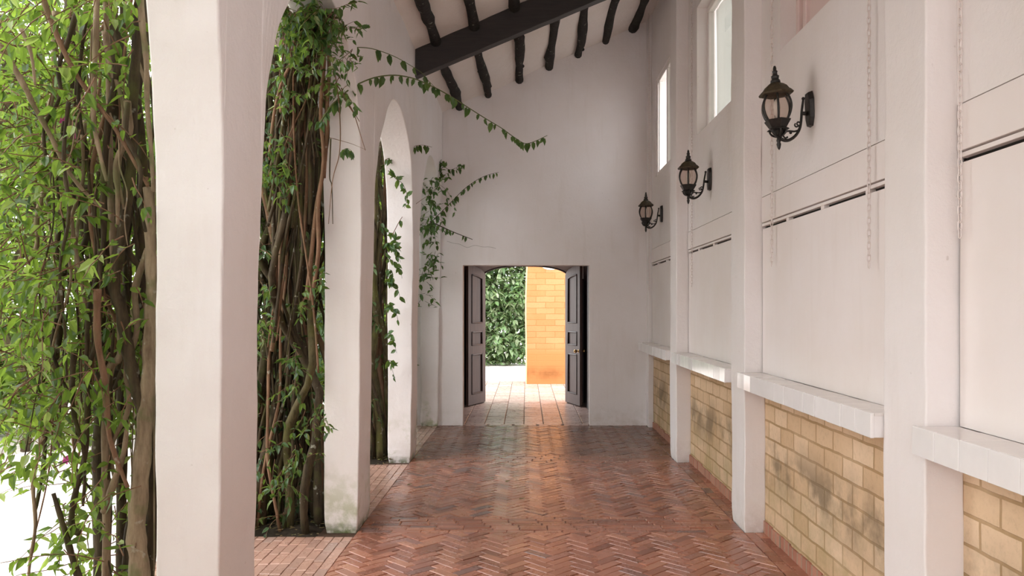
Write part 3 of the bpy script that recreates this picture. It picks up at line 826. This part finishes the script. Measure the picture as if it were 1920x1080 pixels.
def chain(px, ytop, py_end, label):
    yy = ytop; x = 1.03*1.6; p = at(px, py_end, yy); x = p.x; zb = p.z
    mb = MB(); P_ = .030; z = zb; k = 0; lean = .006
    while z < ceil_z(x)-.01:
        pts = []
        hl, hw = .0185, .0085
        for a in range(13):
            th = 2*PI*a/12; u = hw*math.cos(th); w = (hl-hw)*(1 if math.sin(th) > 0 else -1)*(abs(math.sin(th)) > .01)+hw*math.sin(th)
            xx = x+lean*(z-zb)*0
            pts.append(Vector((xx+(u if k % 2 else 0)*.9, yy+(0 if k % 2 else u)+.012*(z-zb)*0, z+hl+w)))
        mb.tube(pts, .0027, 5, False); z += P_; k += 1
    o = mb.build('hanging_chain', M['chain'], None, True)
    tag(o, label, 'chain', 'thin chains hanging on the right wall')
chain(1800, 3.045, 447, 'pale chain hanging in front of the hatch nearest the right edge')
chain(1629, 3.84, 503, 'pale chain hanging right of the largest lantern')
chain(1447, 5.38, 500, 'pale chain hanging behind the largest lantern')
chain(1376, 6.37, 515, 'pale chain hanging beside the second white pilaster')
chain(1297, 8.03, 538, 'pale chain hanging behind the middle lantern')
chain(1217, 10.62, 548, 'pale chain hanging behind the farthest lantern')

# ------------------------------------------------------------------ plants
def stempath(p0, p1, seed, amp=.08, n=22, twist=1.0):
    r = random.Random(seed); a1, a2, a3 = (r.uniform(0, 6.28) for _ in range(3)); f1, f2 = r.uniform(.8,1.7), r.uniform(2,4)
    out = []
    for i in range(n+1):
        t = i/n; p = p0.lerp(p1, t); e = math.sin(PI*min(1, t*1.2)) if t < .83 else 1
        p = p+Vector((math.sin(t*6.28*f1*twist+a1)+.4*math.sin(t*6.28*f2+a2), math.cos(t*6.28*f1*twist+a2)+.4*math.sin(t*6.28*f2+a3), 0))*amp*min(1, t*3+.15)
        out.append(p)
    return out
def stuff(o): o['kind'] = 'stuff'; return o
def branch_leaves(fo, tw, p, d, ln, lsize, r, step=.05, tw_r=.003, droop=.5):
    n = max(3, int(ln/step)); q = p.copy(); pts = [q.copy()]; d = d.normalized()
    for i in range(n):
        d = (d+Vector((r.uniform(-.25,.25), r.uniform(-.25,.25), r.uniform(-.22,.16)-droop*.10))).normalized()
        q = q+d*step; pts.append(q.copy())
        for s_ in range(r.choice((1,1,2))):
            ld = (d*.35+Vector((r.uniform(-1,1), r.uniform(-1,1), r.uniform(-1.1,.35)))).normalized()
            L_ = lsize*r.uniform(.55,1.25)
            fo.leaf(q, ld, Vector((r.uniform(-.6,.6), r.uniform(-.6,.6), 1)), L_, L_*.52, r.uniform(.0,.35))
    tw.tube(pts, [tw_r*(1-.6*i/len(pts)) for i in range(len(pts))], 4, False)
def shoot(parent, pts, leaves, seed, lsize=.075, rad=.0035, mat='greenstem', lmat='leafshoot', sub=5, up=False):
    """one long arching shoot with drooping leaves along it"""
    r = random.Random(seed); path = smoothpath(pts, sub); mb = MB()
    mb.tube(path, [rad*(1-.6*i/len(path)) for i in range(len(path))], 5)
    sh = mb.build('shoot', M[mat], parent, True)
    if leaves:
        fo = MB()
        for k in range(leaves):
            t = (k+.6+r.uniform(-.3,.3))/(leaves+.6); f = t*(len(path)-1); i = min(int(f), len(path)-2); p = path[i].lerp(path[i+1], f-i)
            for s_ in range(1 if r.random() < .6 else 2):
                d = Vector((r.uniform(-.45,.45), r.uniform(-.5,.5), -1 if not up else r.uniform(-1,.3)))
                L_ = lsize*r.uniform(.65,1.2)*(1-.25*t)
                fo.leaf(p, d, Vector((r.uniform(-1,1), -1, r.uniform(-.2,.6))), L_, L_*.55, r.uniform(-.1,.4))
        fo.build('shoot_leaves', M[lmat], sh)
    return sh

def vine(idx, P, label, nst, nleaf, seed, x0=-1.98, x1=-1.50, z_top=4.9, spread=.5, lsize=.065, lm='leafdark', dens_y=(-.05,.55)):
    r = random.Random(seed)
    root = thing('climbing_vine', label, 'vine', ((x0+x1)/2, P+.2, 0), 'climbing vines along the arcade')
    paths = []
    for k in range(nst):
        b = Vector((r.uniform(x0+.05, x1-.03), P+r.uniform(*dens_y), -.03))
        tp = Vector((r.uniform(x0-.05, x1-.02), P+r.uniform(dens_y[0]-.1, dens_y[1]+.1), z_top*r.uniform(.85,1.0)))
        rad = r.choice((.010,.012,.015,.018,.022,.030,.036)); pa = stempath(b, tp, seed*100+k, r.uniform(.03,.11))
        for p in pa:
            lim = x1-.005-rad
            if p.x > lim: p.x = lim-(p.x-lim)*.3
        mb = MB(); mb.tube(pa, [rad*(1.1-.5*i/len(pa))*(1+.12*math.sin(i*1.7+k)) for i in range(len(pa))], 7)
        o = mb.build('stem', M[r.choice(('bark','bark','bark','bark','bark','barkmoss','barkmoss','barkred'))], root, True); paths.append(pa)
    fo, tw = MB(), MB()
    for k in range(nleaf):
        pa = r.choice(paths); p = r.choice(pa).copy(); p.z = max(.12, p.z+r.uniform(-.15,.15))
        d = Vector((r.uniform(-1,.35), r.uniform(-1,.8), r.uniform(-.5,.6)))
        if k > nleaf*.3: p.x = r.uniform(x0-.5, x0+.12); p.y = P+r.uniform(dens_y[0], dens_y[1]+.5)
        branch_leaves(fo, tw, p, d, r.uniform(.15,.5), lsize*(1.5 if k > nleaf*.3 else 1), r)
    lim = x1+.03
    stuff(fo.build('foliage', M[lm], root)); stuff(tw.build('twigs', M['barkred'], root))
    return root, paths
# vine in front (left edge of the photo), leafy and open
r1 = random.Random(11)
v1 = thing('climbing_vine', 'leafy open vine with pale trunk beside the nearest white pillar', 'vine', (-1.7, 3.3, 0), 'climbing vines along the arcade')
def pstem(pl, y, rad, mat, y2=None, tip=.5):
    n = len(pl); y2 = y if y2 is None else y2
    pts = smoothpath([at(a, b, y+(y2-y)*i/(n-1)) for i, (a, b) in enumerate(pl)], 6)
    mb = MB(); m = len(pts)
    mb.tube(pts, [rad*(1-(1-tip)*i/m)*(1+.10*math.sin(i*1.3+rad*900)) for i in range(m)], 9)
    mb.build('stem', M[mat], v1, True); return pts
S1 = []
S1.append(pstem([(262,1330),(262,1080),(256,1000),(264,900),(272,800),(279,720),(281,640),(285,540),(282,450),(278,352)], 3.22, .042, 'barkpale', 3.30, .45))
S1.append(pstem([(276,800),(262,745),(247,690),(237,640),(228,580),(214,540),(222,480),(236,400),(247,300),(250,180),(258,60),(262,-60)], 3.26, .027, 'bark', 3.3, .7))
S1.append(pstem([(190,1300),(192,1000),(190,860),(194,720),(190,600),(196,470),(205,380),(212,260),(216,120),(207,0),(205,-120)], 3.55, .040, 'bark', 3.5, .7))
S1.append(pstem([(198,1300),(200,980),(198,830),(205,700),(226,665),(224,590),(214,490),(208,380),(206,260),(203,120),(197,0),(190,-100)], 3.3, .018, 'barkpale', 3.3))
S1.append(pstem([(196,960),(215,900),(232,850),(238,800)], 3.3, .016, 'barkpale', 3.2))
S1.append(pstem([(182,-60),(180,60),(176,160),(176,230),(190,300),(200,340)], 3.2, .013, 'barkpale'))
S1.append(pstem([(-60,40),(0,88),(45,160),(62,195),(95,255),(122,310),(150,350),(192,392)], 3.1, .013, 'barkpale', 3.3))
S1.append(pstem([(60,-80),(82,0),(108,70),(140,135),(175,185),(215,240),(255,310),(278,350)], 3.15, .012, 'barkred', 3.25))
S1.append(pstem([(262,-60),(266,40),(274,110),(276,200),(284,290),(287,360)], 3.22, .014, 'barkpale'))
S1.append(pstem([(228,420),(240,470),(262,500),(288,520)], 3.35, .017, 'bark'))
S1.append(pstem([(288,560),(262,600),(245,640),(232,690),(215,730)], 3.5, .022, 'bark'))
S1.append(pstem([(150,1000),(134,985),(140,930),(158,860),(163,790),(165,700),(180,640),(190,560),(186,470)], 3.25, .014, 'bark'))
S1.append(pstem([(160,1120),(140,1060),(120,990),(100,925)], 3.2, .016, 'bark'))
S1.append(pstem([(248,1200),(240,1060),(250,960),(268,880),(284,840)], 3.6, .030, 'bark'))
S1.append(pstem([(40,55),(58,100),(66,160)], 3.0, .008, 'barkpale'))
S1.append(pstem([(90,255),(120,310),(150,360),(195,395)], 3.4, .012, 'bark'))
S1.append(pstem([(140,160),(128,50),(140,-60)], 3.7, .035, 'bark', 3.8))
S1.append(pstem([(230,1180),(228,900),(230,760),(222,640),(240,520),(225,400),(232,300),(222,200),(232,80),(228,-60)], 3.75, .026, 'bark', 3.6))
S1.append(pstem([(270,1180),(285,960),(283,760),(270,600),(262,420),(268,300),(258,180),(272,60),(270,-60)], 3.7, .030, 'bark', 3.6))
S1.append(pstem([(105,330),(150,350),(205,340),(240,300)], 3.8, .014, 'bark'))
S1.append(pstem([(50,305),(110,308),(170,310),(230,330)], 3.9, .013, 'bark'))
for k in range(72):
    a = r1.uniform(95, 290); b = r1.uniform(-60, 700); d = r1.uniform(-70, 70); n = r1.randint(4, 6); H = r1.uniform(200, 620)
    pl = [(min(289, a+d*i/n+r1.uniform(-14,14)), b+H*i/n) for i in range(n+1)]
    S1.append(pstem(pl, r1.uniform(3.15,3.9), r1.choice((.004,.006,.008,.011,.015)), r1.choice(('bark','bark','barkred','barkpale'))))
fo, tw = MB(), MB()
for k in range(900):
    u = r1.random()
    px = 290-270*u**.9-20; py = r1.uniform(-60, 1080) if u < .55 else r1.uniform(-60, 900)
    if py > 820 and r1.random() < .45: continue
    p = at(px, py, r1.uniform(3.0,4.3)); p.x = min(p.x, -1.52)
    branch_leaves(fo, tw, p, Vector((r1.uniform(-1,.3), r1.uniform(-1,1), r1.uniform(-.7,.5))), r1.uniform(.12,.42), .062, r1, .045)
for v in fo.v:
    if v.y > PN[1]-.15 and v.x > -1.46: v.x = -1.46-(v.x+1.46)*.3
stuff(fo.build('foliage', M['leaf'], v1))
for v in tw.v:
    if v.y > PN[1]-.15 and v.x > -1.46: v.x = -1.46-(v.x+1.46)*.3
stuff(tw.build('twigs', M['barkred'], v1))
mb = MB()
for px, py in ((140,232),(146,255),(150,285),(118,226),(124,862),(138,262)):
    c = at(px, py, 3.9)
    for k in range(5): mb.leaf(c, Vector((math.cos(k*1.26), .3*math.sin(k), math.sin(k*1.26))), Vector((0,-1,0)), .025, .02, .1)
stuff(mb.build('flowers', M['flower'], v1))

v2, p2 = vine(2, PN[2], 'dense tangle of dark vine stems between the first two white pillars', 62, 620, 21, -2.10, -1.47, 3.75, lsize=.07, dens_y=(-.02,.75))
v3, p3 = vine(3, PN[3], 'dark vine behind the second pillar, seen as a narrow strip', 34, 330, 33, -2.05, -1.47, 3.75, lsize=.075, dens_y=(-.02,.7))
v4, p4 = vine(4, YB-.55, 'small leafy vine in the last arch before the end wall', 14, 220, 44, -1.95, -1.47, 3.75, lsize=.08, dens_y=(-.1,.5))

_desc = ARCHP[max(range(len(ARCHP)), key=lambda i: ARCHP[i][1]):]
def soff_y(z):                           # depth of the far haunch of the arch of the second bay at height z
    for (a, za), (b, zb) in zip(_desc, _desc[1:]):
        if za >= z >= zb: return PN[1]+a+(b-a)*(za-z)/max(1e-6, za-zb)
    return PN[1]+_desc[0][0] if z > _desc[0][1] else PN[2]
rt = random.Random(9)
for k in range(40):
    xb, xt = rt.uniform(500,606), rt.uniform(535,640); zb = rt.uniform(180,700); n = 7; dx = rt.uniform(-14,14)
    pl = []
    for i in range(n+1):
        u = i/n; py = zb+(-50-zb)*u; px = xb+(xt-xb)*u+dx*math.sin(u*6+k)+rt.uniform(-6,6)
        z = min(3.40, 1.6+(578-py)*5.45/1500); yy = soff_y(z)-.04-.13*((k*37 % 11)/11)
        q = at(px, py, yy); q.z = min(q.z, 3.40); pl.append(q)
    rad = rt.choice((.005,.006,.008,.012,.016,.02)); mb = MB(); pp = smoothpath(pl, 4)
    mb.tube(pp, [rad*(1-.3*i/len(pp)) for i in range(len(pp))], 7)
    mb.build('stem', M[rt.choice(('bark','bark','bark','barkmoss','barkred'))], v2, True)
vine(0, PN[0], 'unseen leafy vine added beside the camera to shade the nearest pillar', 16, 1000, 55, -2.2, -1.47, 3.75, lsize=.09, dens_y=(.0,.9), lm='leaf')  # extra vine, never in view, placed to dim light on the near pillar
# hanging growth through the arch beside the second pillar
fo, tw = MB(), MB(); r2 = random.Random(77)
for px, py, q in ((545,30,14),(560,15,20),(575,-10,16),(590,55,20),(585,40,20),(600,10,20),(620,25,12),(605,90,10),(560,110,10),(540,160,8),(590,170,8),(632,65,7),(645,110,7),(640,150,7),(575,90,6),(530,120,6),(640,20,5),(540,310,9),(520,260,7),(545,350,7),(515,330,6),(505,610,7),(500,540,6),(575,560,5),(548,700,6),(600,760,5),(560,850,9),(585,780,6),(530,905,8),(500,870,6),(545,660,5),(515,180,5),(600,520,4)):
    for k in range(q):
        pz = 1.6+(578-py)*5.45/1500; py_ = py+r2.uniform(-22,22)
        p = at(px+r2.uniform(-16,16), py_, soff_y(min(3.40, pz))-r2.uniform(.06,.26)); p.z = min(p.z, 3.39)
        branch_leaves(fo, tw, p, Vector((r2.uniform(-.6,.6), r2.uniform(-1,.2), r2.uniform(-1,.3))), r2.uniform(.08,.24), .062, r2, .04, .002)
stuff(fo.build('hanging_foliage', M['leafmid'], v2)); stuff(tw.build('hanging_twigs', M['barkred'], v2))
Y2 = 5.9
def A_(l, y0, y1=None):
    y1 = y0 if y1 is None else y1; n = len(l)-1
    return [at(a, b, y0+(y1-y0)*i/n) for i, (a, b) in enumerate(l)]
shoot(v2, A_([(600,230),(620,200),(632,188),(660,164),(700,146),(740,141),(775,147),(800,157),(830,172),(860,190),(880,203),(910,222),(940,240),(965,258),(985,269),(1005,264),(1026,254)], 5.3, 6.4), 40, 1, .085, .006)
shoot(v2, A_([(640,130),(648,92),(670,89),(700,92),(735,104),(760,117),(790,136),(802,150),(818,166)], 5.3, 6.1), 9, 2, .09, .004)
shoot(v2, A_([(640,165),(652,195),(664,215),(675,250),(685,282)], 5.32), 0, 3, rad=.005, mat='barkred')
shoot(v2, A_([(632,160),(645,180),(660,205),(674,228)], 5.32), 0, 4, rad=.005, mat='barkred')
shoot(v2, A_([(625,120),(634,180),(638,240),(636,290),(625,330),(620,370),(616,420)], 5.40), 0, 5, rad=.005, mat='barkred')
shoot(v2, A_([(620,260),(618,330),(622,350),(624,420)], 5.45), 0, 6, rad=.006, mat='bark')
shoot(v2, A_([(618,258),(640,264),(660,270),(684,280)], 5.4), 0, 7, rad=.0025, mat='barkred')
shoot(v2, A_([(640,285),(650,278),(660,284),(662,294)], 5.45), 6, 8, .07, .002)
shoot(v3, A_([(722,300),(740,292),(757,284),(775,275),(792,272),(810,276)], 8.05, 8.4), 12, 9, .10, .004, 'barkred')
shoot(v3, A_([(718,232),(735,238),(750,244)], 8.0), 2, 10, .10, .003, 'barkred')
shoot(v3, A_([(728,320),(742,335),(755,345),(764,370),(758,390)], 8.1), 14, 11, .10, .004, 'bark', up=True)
shoot(v3, A_([(736,440),(752,410),(768,392),(790,375),(810,362)], 8.1, 8.7), 2, 12, .09, .004, 'barkred')
for k, (a, b) in enumerate(((742,450),(745,470),(748,500),(745,540),(742,585),(738,640),(735,690),(740,470),(735,520))):
    shoot(v3, A_([(726,b-15),(735,b-12),(a,b),(a+6,b+22)], 8.15), 6, 20+k, .10, .003, 'bark', up=True)
shoot(v4, A_([(800,425),(820,405),(845,380),(870,355),(895,337),(915,328),(935,323)], 10.6, 10.75), 22, 31, .09, .005, 'bark')
shoot(v4, A_([(800,330),(812,300),(826,305),(842,318),(862,312),(872,308)], 10.6), 14, 32, .10, .004, 'bark', up=True)
shoot(v4, A_([(806,345),(825,332),(846,322),(868,316)], 10.6), 9, 33, .09, .003, 'barkred')
shoot(v4, A_([(806,415),(828,425),(850,435),(886,449)], 10.6, 10.7), 9, 34, .09, .009, 'bark')
shoot(v4, A_([(800,360),(815,345),(832,352),(846,370),(852,390),(853,405)], 10.6), 8, 35, .09, .003, 'barkred', up=True)
fo, tw = MB(), MB(); r4 = random.Random(5)
for px, py, q in ((805,305,9),(815,330,8),(803,350,8),(822,345,6),(800,420,10),(812,440,8),(802,400,6),(806,490,8),(800,520,6),(814,485,5),(798,560,4),(803,375,6),(830,318,4)):
    for k in range(q):
        p = at(px+r4.uniform(-9,9), py+r4.uniform(-14,14), r4.uniform(10.45,10.8)); p.x = min(p.x, -1.16)
        branch_leaves(fo, tw, p, Vector((r4.uniform(-.6,.6), r4.uniform(-1,.2), r4.uniform(-1,.3))), r4.uniform(.1,.25), .085, r4, .06, .003)
stuff(fo.build('hanging_foliage', M['leafshoot'], v4)); stuff(tw.build('hanging_twigs', M['bark'], v4))

# soil and leaf litter at the feet of the vines
def soil(P, label, seed):
    r = random.Random(seed); mb = MB()
    def fn(u, v):
        x = -2.15+.70*u; y = P-.12+.9*v; e = min(u, 1-u, v, 1-v)*4
        return Vector((x, y+.03*noise.noise(Vector((u*9, v*4, seed))), -.02+.05*min(1, e)+.02*noise.noise(Vector((x*7, y*7, 2)))*min(1, e)))
    mb.grid(fn, 18, 18); o = mb.build('soil_bed', M['soil'], None, True); tag(o, label, 'soil')
    fo = MB()
    for k in range(160):
        p = Vector((r.uniform(-2.1,-1.42), P+r.uniform(-.14,.5), .035)); a = r.uniform(0, 6.28)
        if p.y < P-.08: p.z = .012
        fo.leaf(p, Vector((math.cos(a), math.sin(a), r.uniform(-.1,.3))), Vector((0,0,1)), r.uniform(.02,.05), .02, .1)
    lo = fo.build('leaf_litter', M['litter'], o, False); lo['kind'] = 'stuff'
soil(PN[2], 'strip of dark soil and litter under the dense vine tangle by the second pillar', 3)
soil(PN[3], 'strip of dark soil under the vine by the third pillar', 4)
# fallen leaves on the brick floor
for k, (px, py) in enumerate(((947,904),(973,937),(840,876),(763,910))):
    y = FPX*EYE/(py-VY); p = at(px, py, y); p.z = .004
    mb = MB(); mb.leaf(p, Vector((1,.4,.12)), Vector((0,0,1)), .055, .035, -.1)
    for v in mb.v: v.z = max(v.z, .003)
    o = mb.build('fallen_leaf', M['litter'])
    tag(o, ['fallen leaf on the bricks in the middle of the floor', 'fallen leaf nearest the camera on the open floor', 'small fallen leaf near the shaded floor edge of the third pillar', 'small fallen leaf beside the second pillar'][k], 'leaf', 'fallen leaves on the floor')

# garden hedges
def hedge(name, label, lm, x_of, y0, y1, zt, n, lsize, seed, thick=1.2, front=-1, cat='hedge'):
    r = random.Random(seed); t = thing(name, label, cat, (x_of(.5)[0], x_of(.5)[1], 0))
    fo, tw = MB(), MB()
    zl = 2.3 if cat == 'tree' else 0
    for k in range(n):
        u = r.random(); bx, by = x_of(u); z = zl+(zt-zl)*r.random()**.9*(0.8+.35*noise.noise(Vector((u*6, 0, seed))))
        off = r.uniform(0, thick)
        p = Vector((bx, by, max(.05, z)))+Vector((x_of.nx*off, x_of.ny*off, 0))
        p += vnoise(p, .9)*.4
        p.z = max(p.z, .06)
        d = Vector((-x_of.nx+r.uniform(-.7,.7), -x_of.ny+r.uniform(-.7,.7), r.uniform(-.4,.7)))
        branch_leaves(fo, tw, p, d, r.uniform(.25,.6), lsize, r, lsize*.75, .006)
    for v in fo.v: v.z = max(v.z, .01)
    stuff(fo.build('foliage', M[lm], t)); stuff(tw.build('twigs', M['bark'], t))
    mb = MB()
    for k in range(12):
        bx, by = x_of((k+.5)/12); b = Vector((bx+x_of.nx*thick*.7, by+x_of.ny*thick*.7, -.03))
        mb.tube(stempath(b, b+Vector((r.uniform(-.3,.3), r.uniform(-.3,.3), zt*.8)), seed*9+k, .12), .05, 6)
    mb.build('trunks', M['bark'], t)
    return t
class Line:
    def __init__(s, a, b, nx, ny): s.a, s.b, s.nx, s.ny = a, b, nx, ny
    def __call__(s, u): return (s.a[0]+(s.b[0]-s.a[0])*u, s.a[1]+(s.b[1]-s.a[1])*u)
hedge('garden_hedge', 'bright green leafy hedge beyond the paved yard on the left', 'leafgarden', Line((-8.5,8.5), (-1.9,13.0), -.5, .86), 0, 0, 6.6, 8500, .16, 61, 1.6)
hedge('garden_tree', 'leafy tree whose low crown hangs over the yard behind the left vine', 'leaf', Line((-6.2,7.6), (-3.0,9.2), -.4, .9), 0, 0, 6.0, 1000, .12, 63, 1.6, cat='tree')
hedge('garden_hedge', 'hedge added out of frame left of the camera to block sky light', 'leafgarden', Line((-5.5,-3.5), (-5.0,3.2), -1, 0), 0, 0, 4.6, 1500, .16, 64, 1.2)  # unseen light blocker, added to cut sky light from the left
hedge('ivy_hedge', 'tall ivy hedge outside, seen through the open door', 'leafivy', Line((-4.2,22.6), (2.6,23.0), 0, 1), 0, 0, 5.8, 9500, .20, 62, 1.0)

# ------------------------------------------------------------------ light, world, camera
w = bpy.data.worlds.new('World'); bpy.context.scene.world = w; w.use_nodes = True
nt = w.node_tree; nt.nodes.clear()
out = nt.nodes.new('ShaderNodeOutputWorld'); bg = nt.nodes.new('ShaderNodeBackground')
tc = nt.nodes.new('ShaderNodeTexCoord'); s = sep(nt, tc.outputs['Generated'])
r_ = ramp(nt, maprange(nt, s[2], -.1, 1, 0, 1), [(0,(.80,.80,.80)),(.3,(.95,.96,.98)),(1,(1.0,1.0,1.0))])
L(nt, r_.outputs[0], bg.inputs[0]); bg.inputs[1].default_value = 1.0; L(nt, bg.outputs[0], out.inputs[0])
sd = bpy.data.lights.new('sun', 'SUN'); sd.energy = .25; sd.angle = math.radians(50); sd.color = (1,1,1)
so = bpy.data.objects.new('sun', sd); C.objects.link(so)
so.rotation_euler = Vector((.75,.45,-.75)).to_track_quat('-Z', 'Y').to_euler()
cd = bpy.data.cameras.new('camera'); co = bpy.data.objects.new('camera', cd); C.objects.link(co)
co.location = (0,0,EYE); co.rotation_euler = (PI/2, 0, 0)
cd.sensor_width = 36; cd.lens = FPX/1920*36; cd.shift_x = (960-VX)/1920; cd.shift_y = (VY-540)/1920; cd.clip_start = .05; cd.clip_end = 300
sc = bpy.context.scene; sc.camera = co
sc.view_settings.view_transform = 'Standard'; sc.view_settings.look = 'None'; sc.view_settings.gamma = 1; sc.view_settings.use_curve_mapping = False
sc.view_settings.exposure = 2.45
sc.cycles.use_denoising = True
sc.cycles.max_bounces = 12; sc.cycles.diffuse_bounces = 8; sc.cycles.transparent_max_bounces = 16
